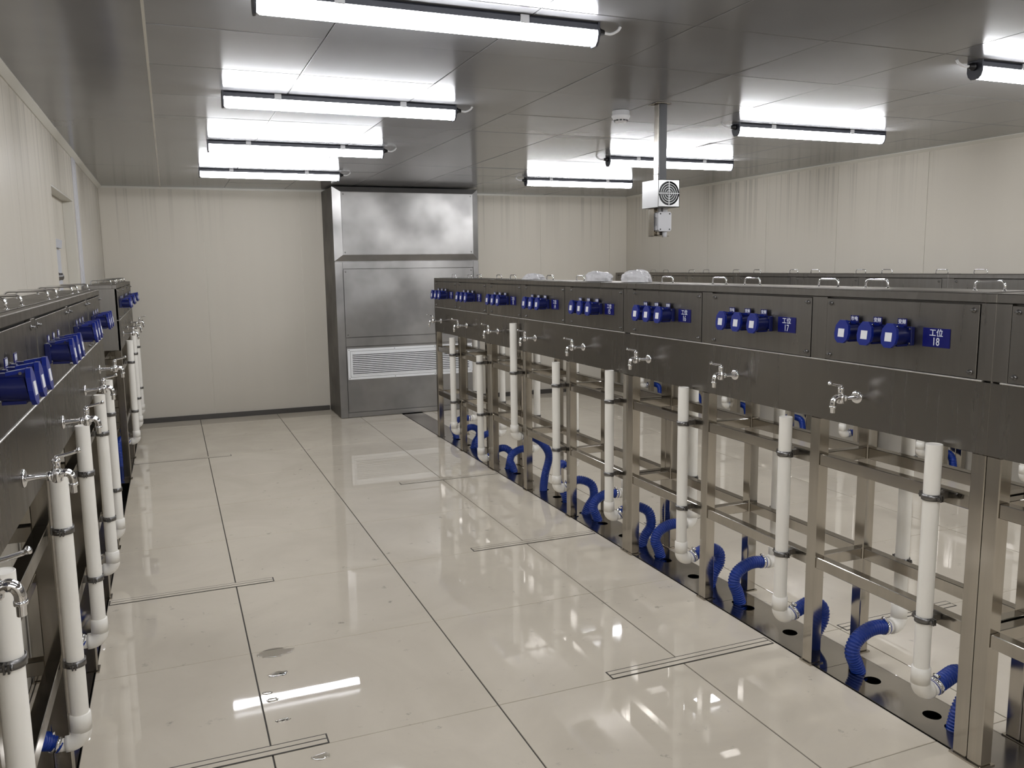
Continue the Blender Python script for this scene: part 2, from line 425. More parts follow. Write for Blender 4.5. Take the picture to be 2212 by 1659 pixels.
def plate_mesh(wd, ht, nm, m, th=.0022):
    return MB().box(-th, 0, -wd / 2, wd / 2, -ht / 2, ht / 2).mesh(nm, m)
SIGN, TAGP = plate_mesh(.102, .061, 'station_sign', M['signblue']), plate_mesh(.037, .023, 'socket_tag', M['signblue'])
def handle_mesh(L, along):
    h, r = .031, .0038; hl = L / 2; P = []
    pr = [(-hl, .0), (-hl, .012)]
    for i in range(6): t = PI - i * PI / 2 / 5; pr.append((-hl + .016 + .016 * math.cos(t), h - .016 + .016 * math.sin(t)))
    pr += [(-x, z) for x, z in reversed(pr)]
    P = [((q, 0, z) if along == 'x' else (0, q, z)) for q, z in pr]
    a = MB().tube(P, r, 8)
    for e in (-hl, hl): a.lathe([(.008, 0), (.008, .002)], ((e, 0, 0) if along == 'x' else (0, e, 0)), (0, 0, 1), 10)
    return a.mesh('lid_handle', M['chrome'])
HANDLE_Y, HANDLE_X = handle_mesh(.105, 'y'), handle_mesh(.138, 'x')
FOOT = MB().box(-.032, .032, -.032, .032, 0, .006).mesh('foot_plate', M['post'])

ZT, ZP1, ZP0, ZA, ZU, ZLo, RH = 1.490, 1.458, 1.226, 1.0, .838, .425, .045      # levels of a bench
PW = .050
def bench(label, xf, depth, sgn, posts, handles, sock_off, sign_off, numbers=None, hand='y', fronts=True, group='stainless test benches', rear=True):
    """posts: y of the post centres from near to far; sgn +1 front looks to -X, -1 front looks to +X"""
    y0, y1 = posts[0] - PW / 2 - .001, posts[-1] + PW / 2 + .001
    X = lambda d: xf + sgn * d                                # depth d behind the front plane
    root = thing('test_bench', label, 'test bench', (X(depth / 2), (y0 + y1) / 2, 0), group)
    rz = 0 if sgn > 0 else PI
    # cabinet: inner body, then the frame that shows between the panels
    MB().box(X(.016), X(depth - .004), y0 + .004, y1 - .004, ZA + .003, ZT - .008).build('cabinet_body', M['bolt'], root)
    f = MB(); f.box(X(0), X(.03), y0, y1, ZP1 + .003, ZT); f.box(X(depth - .03), X(depth), y0, y1, ZP1 + .003, ZT)
    f.box(X(.03), X(depth - .03), y0, y0 + .03, ZT - .03, ZT); f.box(X(.03), X(depth - .03), y1 - .03, y1, ZT - .03, ZT)
    f.build('top_frame', M['steel'], root, .0025)
    MB().box(X(.0005), X(depth - .0005), y0, y0 + .004, ZA, ZP1 + .003).build('end_plate', M['steel'], root, .001)
    MB().box(X(.0005), X(depth - .0005), y1 - .004, y1, ZA, ZP1 + .003).build('end_plate', M['steel'], root, .001)
    MB().box(X(-.0012), X(.016), y0, y1, ZA, ZP0 - .004).build('apron', M['apron'], root, .001)
    MB().box(X(depth - .004), X(depth), y0 + .004, y1 - .004, ZA, ZP1 + .002).build('rear_sheet', M['steel'], root, .001)
    MB().box(X(-.005), X(.016), y0 + .03, y1 - .03, ZP0 - .0035, ZP0 + .0012).build('panel_ledge', M['edge'], root, .0012)
    for i, p in enumerate(posts):                             # mullions between the panels
        e0 = y0 if i == 0 else p - .038; e1 = y1 if i == len(posts) - 1 else p + .038
        if i == 0: e1 = p + .024
        if i == len(posts) - 1: e0 = p - .024
        MB().box(X(0), X(.016), e0, e1, ZP0 + .001, ZP1 + .002).build('mullion', M['steel'], root, .001)
        for d in (PW / 2, depth - PW / 2):                    # legs with foot plates
            lg = MB().box(X(d - PW / 2), X(d + PW / 2), p - PW / 2, p + PW / 2, .006, ZA).build('leg', M['post'], root, .003)
            inst('foot_plate', FOOT, lg, (X(d), p, 0), 0)
        for z in (ZLo, ZU):
            MB().box(X(PW), X(depth - PW), p - .019, p + .019, z - RH / 2, z + RH / 2).build('cross_rail', M['post'], root, .002)
    for i in range(len(posts) - 1):
        a, c = posts[i], posts[i + 1]
        for d in (.006, depth - .006 - .038):                 # long rails front and rear
            for z in (ZLo, ZU):
                MB().box(X(d), X(d + .038), a + PW / 2, c - PW / 2, z - RH / 2, z + RH / 2).build('rail', M['post'], root, .002)
        p0 = a + (.024 if i == 0 else .038) + .003; p1 = c - (.024 if i == len(posts) - 2 else .038) - .003
        pan = MB().box(X(-.0022), X(.007), p0, p1, ZP0 + .0032, ZP1 - .0025).build('access_panel', M['steel'], root, .0012)
        if fronts:
            for yy in (p0 + .02, p1 - .02):
                for zz in (ZP0 + .022, ZP1 - .02): inst('wing_bolt', BOLT, pan, (X(-.0022), yy, zz), rz)
        lid = MB().box(X(.034), X(depth - .034), a + .006 + (.028 if i == 0 else 0), c - .006 - (.028 if i == len(posts) - 2 else 0), ZT - .006, ZT + .0015).build('top_lid', M['steel'], root, .001)
        for hh in handles:
            inst('lid_handle', HANDLE_Y if hand == 'y' else HANDLE_X, lid, (X(depth / 2), a + hh * (c - a), ZT + .0015))
        if not fronts: continue
        for q, so in enumerate(sock_off):
            yy = a + so
            s_ = inst('socket', SOCK[0], root, (X(-.0022), yy, 1.343), rz, bev=.002)
            sub('socket_body', SOCK[1], s_); sub('socket_lid', SOCK[2], s_, 'hinged octagonal lid')
            sub('socket_sticker', SOCK[3], s_, 'white sticker'); sub('hinge_pin', SOCK[4], s_); sub('flange_screws', SOCK[5], s_)
            first = (q == 0) if sgn < 0 else (q == len(sock_off) - 1)
            tg_ = inst('socket_tag', TAGP, root, (X(-.012), yy - sgn * -.010, 1.388), rz)
            t_ = sub('tag_lettering', T_MAINS if first else T_VAR, tg_); t_.location = (-.0024, 0, 0)
        if sign_off is not None:
            sg = inst('station_sign', SIGN, root, (X(-.0022), a + sign_off, 1.344), rz, 'dark blue number plate')
            if numbers and numbers[i]:
                t_ = sub('sign_lettering', sign_text(numbers[i]), sg); t_.location = (-.0024, 0, 0)
    return root
CX, CD = 2.265, .295
soc_c, H2 = (.293, .398, .503), (.165, .82)
A = [1.777, 2.480, 3.195, 3.880]; B = [3.932, 4.645, 5.345, 6.005]; Cc = [6.057, 6.765, 7.425]
A0 = [-.428, .29, 1.008, 1.725]
bench('long stainless bench at the near end of the middle row, cut by the picture edge', CX, CD, 1, A0, H2, soc_c, None)
bench('stainless test bench with station plates sixteen to eighteen in the middle row', CX, CD, 1, A, H2, soc_c, .175, [18, 17, 16])
bench('stainless test bench with station plates thirteen to fifteen in the middle row', CX, CD, 1, B, H2, soc_c, .175, [15, 14, 13])
bench('short two-station stainless bench with plates eleven and twelve by the air cabinet', CX, CD, 1, Cc, H2, soc_c, .175, [12, 11])
LX, LD = -.366, .223
soc_l = (.19, .315, .44)
L0 = [.11, .96, 1.808]; L1 = [1.860, 2.712, 3.57, 4.385, 5.178]; L2 = [6.930, 7.71, 8.49, 9.27]
bench('stainless wall bench beside the camera with pipe tops showing at the lower edge', LX, LD, -1, L0, (.15, .85), soc_l, None, hand='x')
bench('four-station stainless wall bench along the cream wall under the door', LX, LD, -1, L1, (.15, .85), soc_l, None, hand='x')
bench('far stainless wall bench standing in the corner past the white door jamb', LX, LD, -1, L2, (.15, .85), soc_l, None, hand='x')
RX, RD = 5.20, .235
R = [1.99, 2.80, 3.61, 4.392]; R2 = [4.444, 5.23, 6.04, 6.832]; R3 = [6.884, 7.67, 8.46, 9.26]
bench('stainless bench of the right row nearest the picture edge, top strip showing', RX, RD, 1, R, H2, (), None)
bench('stainless bench in the middle of the row against the right wall', RX, RD, 1, R2, H2, (), None)
bench('stainless bench of the right wall row that ends at the back corner', RX, RD, 1, R3, H2, (), None)

# ------------------------------------------------------------------ taps
def tap_meshes():
    ax = -1
    st = MB().lathe([(.0095, .0), (.0095, .062), (.012, .062), (.0135, .066), (.0135, .073), (.012, .077), (.010, .077), (.010, .09)], (0, 0, 0), (-1, 0, 0), 14)
    st.lathe([(.027, .0), (.0275, .002), (.022, .006), (.012, .009)], (0, 0, 0), (-1, 0, 0), 20)
    st.lathe([(.011, -.020), (.0155, -.016), (.0165, 0), (.0155, .014), (.0115, .02), (.0115, .036), (.0125, .036), (.0125, .046), (.009, .05)], (-.092, 0, 0), (0, 0, 1), 16)
    body = st.mesh('tap_body', M['chrome'])
    P = smooth_path([(-.096, 0, .0), (-.112, 0, .006), (-.126, 0, .002), (-.134, 0, -.012), (-.135, 0, -.03)], 5)
    sp = MB().tube(P, [.0125] * 8 + [.0118] * (len(P) - 8), 12)
    sp.lathe([(.0135, 0), (.0135, .008), (.0095, .010), (.0095, .03), (.0082, .03)], (-.135, 0, -.026), (0, 0, -1), 14)
    spout = sp.mesh('spout', M['chrome'])
    L = smooth_path([(-.092, 0, .046), (-.096, 0, .054), (-.108, 0, .057), (-.13, 0, .061), (-.150, 0, .066), (-.162, 0, .072)], 4)
    lv = MB().tube(L, [.008] * 5 + [.0052] * (len(L) - 9) + [.0068, .0085, .0085, .004], 10)
    lever = lv.mesh('lever', M['chrome'])
    return body, spout, lever
TAP = tap_meshes()
for me in TAP:
    for v in me.vertices: v.co.x *= .80; v.co.z *= .86
def tap(label, x, y, z, rz, group):
    t = thing('water_tap', label, 'tap', (x, y, z), group); t.rotation_euler = (0, 0, rz)
    t_ = [sub('tap_body', TAP[0], t), sub('spout', TAP[1], t), sub('lever', TAP[2], t)]
    return t
stations = [(18, 1.777), (17, 2.48), (16, 3.195), (15, 3.932), (14, 4.645), (13, 5.345), (12, 6.057), (11, 6.765)]
for n, y in stations:
    tap('chrome lever tap on the steel apron below station plate %s' % NUM[n], CX - .0012, y + .50, 1.105, 0, 'taps of the middle row')
tap('chrome lever tap at the cut-off station of the middle row', CX - .0012, 1.008 + .48, 1.105, 0, 'taps of the middle row')
ordi = ['nearest', 'second nearest', 'third nearest', 'fourth nearest', 'fifth nearest']
for i, y in enumerate((1.50, 2.32, 3.155, 3.975, 4.80)):
    tap('%s chrome tap on the left wall benches' % ordi[i], LX + .0012, y, 1.085, PI, 'taps of the left benches')
for i, y in enumerate((7.33, 8.11, 8.89)):
    tap('%s chrome tap on the far corner bench' % ['near', 'middle', 'hindmost'][i], LX + .0012, y, 1.095, PI, 'taps of the left benches')

# ------------------------------------------------------------------ standpipes and hoses
PR = .0255
def standpipe(label, x, y, z0, z1, d, group, clamps=True, rail_x=None, yclamp=-1):
    """d: +1 elbow opens towards +X, -1 towards -X; z0 height of the elbow's mouth axis"""
    t = thing('standpipe', label, 'drain pipe', (x, y, z0), group)
    n = 20; a = MB()
    a.lathe([(PR, z0 + .05), (PR, z0 + .06), (PR, z1 - .006), (PR, z1 - .001)], (x, y, 0), (0, 0, 1), n)
    a.f = [f_ for f_ in a.f if len(f_) == 4]; a.sm = a.sm[:len(a.f)]
    a.lathe([(PR, z1 - .001), (PR - .0008, z1), (PR - .0028, z1), (PR - .0032, z1 - .002), (PR - .0032, z1 - .05), (.0005, z1 - .051)], (x, y, 0), (0, 0, 1), n)
    a.build('pipe', M['pvc'], t)
    e = MB(); er = .0305
    e.lathe([(PR, z0 + .088), (er, z0 + .086), (er, z0 + .032)], (x, y, 0), (0, 0, 1), n)
    arc = [(x, y, z0 + .036)] + [(x + d * .034 * (1 - math.cos(q * PI / 16)), y, z0 + .034 - .034 * math.sin(q * PI / 16)) for q in range(0, 9)] + [(x + d * .044, y, z0)]
    e.tube(arc, er, n)
    e.tube([(x + d * .04, y, z0), (x + d * .078, y, z0)], .0255, n)
    e.build('elbow', M['pvc'], t)
    if clamps:
        for z in (ZU, ZLo):
            if not z0 + .1 < z < z1 - .02: continue
            c = MB(); m_ = 24
            ring = [(x + (PR + .002) * math.cos(2 * PI * j / m_), y + (PR + .002) * math.sin(2 * PI * j / m_)) for j in range(m_)]
            ro = [(x + (PR + .0045) * math.cos(2 * PI * j / m_), y + (PR + .0045) * math.sin(2 * PI * j / m_)) for j in range(m_)]
            vs = [(p[0], p[1], z + h) for h in (-.010, .010) for p in ring] + [(p[0], p[1], z + h) for h in (-.010, .010) for p in ro]
            fs = []
            for j in range(m_):
                q = (j + 1) % m_
                fs += [(j, q, m_ + q, m_ + j), (2 * m_ + j, 3 * m_ + j, 3 * m_ + q, 2 * m_ + q), (m_ + j, m_ + q, 3 * m_ + q, 3 * m_ + j), (j, 2 * m_ + j, 2 * m_ + q, q)]
            c.add(vs, fs, True)
            for sy in (-1, 1):                                # ears with bolts
                c.box(x - .006, x - .002, y + sy * (PR + .003), y + sy * (PR + .017), z - .010, z + .010)
                c.box(x + .002, x + .006, y + sy * (PR + .003), y + sy * (PR + .017), z - .010, z + .010)
                c.lathe([(.0055, 0), (.0055, .005), (.0035, .0055), (.0035, .018), (.0055, .0185), (.0055, .022)], (x - d * .011, y + sy * (PR + .010), z), (d, 0, 0), 8)
            if rail_x is not None: c.box(min(x + d * .006, rail_x), max(x + d * .006, rail_x), y - .012, y + .012, z - .011, z + .011)
            cl = c.build('pipe_clamp', M['bolt'], t, label='steel pipe clamp')
    return t
def hose(label, pts, group, r=.0265):
    P = smooth_path(pts, 14)
    # resample evenly for the corrugation
    L = [0]
    for i in range(1, len(P)): L.append(L[-1] + (P[i] - P[i - 1]).length)
    tot = L[-1]; pitch = .0105; cnt = int(tot / pitch) * 4; Q = []; R_ = []; k2 = 0
    for i in range(cnt + 1):
        s = tot * i / cnt
        while k2 < len(L) - 2 and L[k2 + 1] < s: k2 += 1
        f = (s - L[k2]) / max(1e-9, L[k2 + 1] - L[k2]); Q.append(P[k2].lerp(P[k2 + 1], f))
        R_.append(r + (.0026, .0012, -.0026, .0012)[i % 4])
    t = thing('drain_hose', label, 'hose', pts[0], group)
    MB().tube(Q, R_, 14).build('hose_tube', M['hose'], t)
    d = (Q[10] - Q[0]).normalized(); c = Q[0] + d * .012
    cl = MB().lathe([(r + .0024, -.006), (r + .004, -.006), (r + .004, .006), (r + .0024, .006)], c, d, 20)
    side = d.cross(Vector((0, 0, 1))).normalized(); up = Vector((0, 0, 1)); h = c + up * (r + .008)
    cl.lathe([(.006, -.011), (.006, .011)], h, side, 8)
    cl.build('hose_clamp', M['chrome'], t, label='chrome worm-drive clip')
pipe_c = {18: (1.905, .170, 1.010), 17: (2.600, .155, .985), 16: (3.315, .165, 1.010), 15: (4.040, .175, 1.010), 14: (4.735, .165, .985), 13: (5.440, .375, 1.190), 12: (6.150, .065, .895), 11: (6.830, .160, .985)}
desc = {18: '', 17: '', 16: '', 15: '', 14: '', 13: 'tall ', 12: 'low-set ', 11: ''}
XP = 2.226
for n, (y, z0, z1) in pipe_c.items():
    standpipe('%swhite plastic standpipe in front of the station %s posts' % (desc[n], NUM[n]), XP, y, z0, z1, 1, 'standpipes on the aisle side', rail_x=CX + .007)
    x0 = XP + .062
    if n == 13:
        pts = [(x0, y, z0), (x0 + .05, y - .01, z0 - .005), (x0 + .11, y - .08, z0 - .04), (x0 + .135, y - .16, z0 - .12), (x0 + .10, y - .17, .12), (x0 + .095, y - .15, .02), (x0 + .095, y - .15, -.03)]
    elif n == 12:
        pts = [(x0, y, z0), (x0 + .05, y - .03, z0 + .06), (x0 + .10, y - .10, z0 + .09), (x0 + .14, y - .14, z0 + .05), (x0 + .12, y - .15, z0 - .02), (x0 + .10, y - .16, -.035)]
    elif n in (14, 15):
        pts = [(x0, y, z0), (x0 + .045, y, z0 + .03), (x0 + .10, y - .02, z0 + .045), (x0 + .16, y - .06, z0 + .015), (x0 + .165, y - .08, z0 - .06), (x0 + .125, y - .08, z0 - .12), (x0 + .10, y - .07, -.03)]
    else:
        pts = [(x0, y, z0), (x0 + .05, y, z0 + .018), (x0 + .105, y + .004, z0 + .028), (x0 + .160, y + .004, z0 - .002), (x0 + .162, y, z0 - .055), (x0 + .125, y - .003, z0 - .11), (x0 + .10, y - .005, -.03)]
    hose('ribbed blue hose curling from the aisle-side elbow at station %s' % NUM[n], pts, 'hoses on the aisle side')
XQ = 2.602
rearp = {18: 2.345, 17: 3.085, 16: 3.775, 15: 4.50, 14: 5.22, 13: 5.885, 12: 6.62, 11: 7.31}
for n, y in rearp.items():
    z0 = .165 + .01 * ((n * 7) % 3 - 1)
    standpipe('white standpipe behind the middle row opposite station %s' % NUM[n], XQ, y, z0, 1.03, -1, 'standpipes on the far side', rail_x=CX + CD - .007)
    x0 = XQ - .062
    pts = [(x0, y, z0), (x0 - .05, y + .002, z0 + .008), (x0 - .10, y + .004, z0), (x0 - .155, y + .002, z0 - .03), (x0 - .172, y, z0 - .075), (x0 - .155, y - .004, z0 - .12), (x0 - .13, y - .006, -.03)]
    if n == 14: pts = [(x0, y, z0), (x0 - .05, y, z0 + .02), (x0 - .12, y - .08, z0 + .01), (x0 - .17, y - .2, z0 - .05), (x0 - .15, y - .26, z0 - .12), (x0 - .13, y - .27, -.03)]
    hose('ribbed blue hose running from the rear elbow at station %s' % NUM[n], pts, 'hoses on the far side')
XPL = -.3365
for i, (y, z1) in enumerate(((1.80, 1.02), (2.70, 1.01), (3.45, 1.02), (4.29, 1.02), (4.86, 1.02))):
    standpipe('%s white standpipe along the left wall benches' % ordi[i], XPL, y, .175, z1, -1, 'standpipes along the left benches', rail_x=LX - .007)
    x0 = XPL - .062
    hose('%s blue hose dropping behind the left bench legs' % ordi[i], [(x0, y, .175), (x0 - .03, y - .01, .195), (x0 - .06, y - .05, .215), (x0 - .075, y - .12, .19), (x0 - .07, y - .16, .11), (x0 - .065, y - .17, -.03)], 'hoses at the left benches')
for i, y in enumerate((7.60, 8.38, 9.12)):
    standpipe('%s white standpipe at the far corner bench' % ['near', 'middle', 'hindmost'][i], XPL, y, .17, 1.02, -1, 'standpipes along the left benches', rail_x=LX - .007)
    x0 = XPL - .062
    hose('%s blue hose under the far corner bench' % ['near', 'middle', 'hindmost'][i], [(x0, y, .17), (x0 - .03, y - .01, .19), (x0 - .06, y - .05, .2), (x0 - .075, y - .12, .17), (x0 - .07, y - .16, .1), (x0 - .065, y - .17, -.03)], 'hoses at the left benches')
XPR = RX - .040
place = ['first', 'second', 'third', 'fourth', 'fifth', 'sixth', 'seventh']
for i, y in enumerate((3.71, 4.54, 5.33, 6.14, 6.95, 7.77, 8.57)):
    standpipe('%s white standpipe from the near end along the right row, seen through the legs' % place[i], XPR, y, .15, .99, 1, 'standpipes of the right row', rail_x=RX + .007)
    x0 = XPR + .062
    hose('%s blue hose from the near end under the right row' % place[i], [(x0, y, .15), (x0 + .04, y - .01, .158), (x0 + .08, y - .05, .165), (x0 + .095, y - .13, .15), (x0 + .085, y - .17, .09), (x0 + .08, y - .18, -.03)], 'hoses of the right row')

# ------------------------------------------------------------------ drain covers with holes
def cover(label, x0, x1, y0, y1, holes, r, group):
    """one length of drain cover; holes at (x, y)"""
    bm = bmesh.new(); z = .0015
    def loop(pts):
        vs = [bm.verts.new(p) for p in pts]
        return [bm.edges.new((vs[i], vs[(i + 1) % len(vs)])) for i in range(len(vs))]
    E_ = loop([(x0, y0, z), (x1, y0, z), (x1, y1, z), (x0, y1, z)])
    for hx, hy in holes: E_ += loop([(hx + r * math.cos(2 * PI * j / 20), hy + r * math.sin(2 * PI * j / 20), z) for j in range(20)])
    bmesh.ops.triangle_fill(bm, use_beauty=True, use_dissolve=False, edges=E_)
    g = bmesh.ops.extrude_face_region(bm, geom=bm.faces[:])
    for v in g['geom']:
        if isinstance(v, bmesh.types.BMVert): v.co.z -= .004
    bmesh.ops.recalc_face_normals(bm, faces=bm.faces)
    me = bpy.data.meshes.new('drain_cover'); bm.to_mesh(me); bm.free(); me.materials.append(M['drain'])
    o = bpy.data.objects.new('drain_cover', me); COL.objects.link(o)
    c = Vector(((x0 + x1) / 2, (y0 + y1) / 2, 0)); me.transform(Matrix.Translation(-c)); o.location = c
    return tag(o, label, 'drain cover', group)
HX, HR = 2.392, .031
spare = {18: (1.991, 2.262), 17: (2.723, 3.010), 16: (3.444, 3.702), 15: (4.16, 4.420), 14: (4.86, 5.08), 13: (5.56, 5.80), 12: (6.25, 6.53), 11: (6.95, 7.22)}
used = {18: (1.900, 2.339), 17: (2.595, 3.079), 16: (3.310, 3.769), 15: (3.972, 4.494), 14: (4.667, 4.95), 13: (5.29, 5.879), 12: (5.99, 6.614), 11: (6.825, 7.304)}
edges = [1.5, 2.41, 3.12, 3.85, 4.575, 5.19, 5.94, 6.69, 7.42]
pts_all = sorted([(y) for d_ in (spare, used) for v in d_.values() for y in v])
dl = ['steel drain cover under station %s with round holes' % NUM[n] for n in range(18, 10, -1)]
for i in range(len(edges) - 1):
    hs = []
    for y in pts_all:
        if edges[i] + .04 < y < edges[i + 1] - .04: hs.append((HX if y not in (4.667, 3.972) else 2.388, y))
    good = []
    for h_ in hs:
        if all(abs(h_[1] - q[1]) > .066 for q in good): good.append(h_)
    cover(dl[i], CH[0][0] + .004, CH[0][1] - .004, edges[i] + .001, edges[i + 1] - .001, good, HR, 'drain covers of the middle row')
cover('bare steel drain cover running on to the air cabinet', CH[0][0] + .004, CH[0][1] - .004, 7.421, 8.75, [], HR, 'drain covers of the middle row')
cover('steel drain cover at the near end of the middle row', CH[0][0] + .004, CH[0][1] - .004, -1.5, 1.499, [], HR, 'drain covers of the middle row')
cover('steel drain cover below the near left bench', CH[1][0] + .004, CH[1][1] - .004, .3, 5.25, [(XPL - .127, y - .17) for y in (1.80, 2.70, 3.45, 4.29, 4.86)], HR, 'drain covers along the walls')
cover('steel drain cover below the far corner bench', CH[1][0] + .004, CH[1][1] - .004, 6.8, 9.35, [(XPL - .127, y - .17) for y in (7.6, 8.38, 9.12)], HR, 'drain covers along the walls')
cover('steel drain cover below the benches on the right wall', CH[2][0] + .004, CH[2][1] - .004, 1.9, 9.3, [(XPR + .142, y - .18) for y in (3.71, 4.54, 5.33, 6.14, 6.95, 7.77, 8.57)], HR, 'drain covers along the walls')

# narrow tile-in slot drains in the floor
def slot(label, x0, x1, y0, y1):
    t = thing('slot_drain', label, 'floor drain', ((x0 + x1) / 2, (y0 + y1) / 2, 0), 'slot drains in the floor')
    MB().box(x0, x1, y0, y1, 0, .0008).build('slot_frame', M['grout'], t)
    g = .0055; mid = (y0 + y1) / 2
    for a, c in ((y0 + g, mid - .003), (mid + .003, y1 - g)):
        MB().box(x0 + g, x1 - g, a, c, .0006, .0018).build('tile_strip', M['tile'], t, .0005)
for i, (y0, far) in enumerate(((2.669, 'nearest'), (4.269, 'second'), (5.869, 'third'))):
    slot('%s slot drain reaching into the aisle from the middle row' % far, 1.49, 2.262, y0, y0 + .062)
for y0, far in ((2.669, 'nearest'), (4.269, 'second'), (7.435, 'hindmost')):
    slot('%s slot drain reaching into the aisle from the left benches' % far, -.37, .402, y0, y0 + .062)
for y0, far in ((2.640, 'nearest'), (4.269, 'second')):
    slot('%s slot drain behind the middle row, seen through its legs' % far, 2.63, 3.29, y0, y0 + .062)

# ------------------------------------------------------------------ air cabinet on the back wall
cab = thing('air_cabinet', 'tall stainless air cabinet with a white louvred grille on the back wall', 'air cabinet', (2.4, 9.1, 0))
KX0, KX1, KY, KZ = 1.605, 3.195, 8.80, 2.425
MB().box(KX0 + .004, KX1 - .004, KY + .012, YB - .003, .004, KZ).build('cabinet_body', M['duct'], cab, .004)
f = MB()
for (a, c) in ((KX0, KX0 + .082), (KX1 - .062, KX1)): f.box(a, c, KY, KY + .012, .004, 1.655)
f.box(KX0 + .082, KX1 - .062, KY, KY + .012, 1.582, 1.655); f.box(KX0 + .082, KX1 - .062, KY, KY + .012, .004, .055)
f.box(KX0 + .082, KX1 - .062, KY, KY + .012, .765, .860)
f.build('lower_frame', M['duct'], cab, .002)
f = MB()                                                      # upper frame with its bevelled border
ox0, ox1, oz0, oz1 = KX0, KX1, 1.663, KZ; ix0, ix1, iz0, iz1 = 1.690, 3.130, 1.727, 2.372; yo, yi = KY + .002, KY - .022
O = [(ox0, yo, oz0), (ox1, yo, oz0), (ox1, yo, oz1), (ox0, yo, oz1)]; I = [(ix0, yi, iz0), (ix1, yi, iz0), (ix1, yi, iz1), (ix0, yi, iz1)]
Bk = [(p[0], KY + .014, p[2]) for p in O]
f.add(O + I + Bk, [(i, (i + 1) % 4, 4 + (i + 1) % 4, 4 + i) for i in range(4)] + [(4, 5, 6, 7)] + [(8 + i, i, (i + 1) % 4, 8 + (i + 1) % 4)[::-1] for i in range(4)] + [(8, 11, 10, 9)])
f.build('upper_frame', M['duct'], cab)
def screw(mb, x, y, z): mb.lathe([(.008, 0), (.008, .002), (.004, .004)], (x, y, z), (0, -1, 0), 10)
pn = MB().box(ix0 + .004, ix1 - .004, yi - .003, yi + .002, iz0 + .004, iz1 - .004).build('upper_panel', M['duct'], cab, .001)
s_ = MB()
for x in (ix0 + .025, ix1 - .025):
    for z in (iz0 + .025, iz1 - .025): screw(s_, x, yi - .003, z)
s_.build('panel_screws', M['bolt'], pn)
pn = MB().box(1.692, 3.128, KY - .002, KY + .012, .866, 1.576).build('lower_panel', M['duct'], cab, .001)
s_ = MB()
for x in (1.715, 3.105):
    for z in (.89, 1.552): screw(s_, x, KY - .002, z)
s_.build('panel_screws', M['bolt'], pn)
MB().box(1.692, 3.128, KY - .001, KY + .012, .768, .858).build('strip_panel', M['duct'], cab, .001)
MB().box(1.692, 3.128, KY - .001, KY + .012, .060, .760).build('bottom_panel', M['duct'], cab, .001)
gx0, gx1, gz0, gz1, gy = 1.700, 3.110, .412, .742, KY - .001
gr = MB()
def ring(mb, a0, a1, c0, c1, wd, y0, y1):
    mb.box(a0, a1, y0, y1, c1 - wd, c1); mb.box(a0, a1, y0, y1, c0, c0 + wd); mb.box(a0, a0 + wd, y0, y1, c0 + wd, c1 - wd); mb.box(a1 - wd, a1, y0, y1, c0 + wd, c1 - wd)
ring(gr, gx0, gx1, gz0, gz1, .026, gy - .006, gy); ring(gr, gx0 + .029, gx1 - .029, gz0 + .029, gz1 - .029, .022, gy - .009, gy - .001)
gp = gr.build('return_grille', M['grillewhite'], cab, .0012, 'white louvred grille')
MB().box(gx0 + .05, gx1 - .05, gy - .0012, gy - .0002, gz0 + .05, gz1 - .05).build('grille_backing', M['black'], gp)
nz = 12
for i in range(nz):
    z = gz0 + .057 + i * (gz1 - gz0 - .112) / (nz - 1)
    MB().hexa([(gx0 + .051, gy - .013, z - .0075), (gx1 - .051, gy - .013, z - .0075), (gx1 - .051, gy - .0012, z), (gx0 + .051, gy - .0012, z),
               (gx0 + .051, gy - .013, z + .0035), (gx1 - .051, gy - .013, z + .0035), (gx1 - .051, gy - .0012, z + .004), (gx0 + .051, gy - .0012, z + .004)]).build('louvre', M['grillewhite'], gp)
for x in (gx0 + .016, 2.21, 2.66, gx1 - .016):
    for z in (gz0 + .013, gz1 - .013): MB().lathe([(.005, 0), (.005, .002)], (x, gy - .006, z), (0, -1, 0), 8).build('grille_screw', M['bolt'], gp)

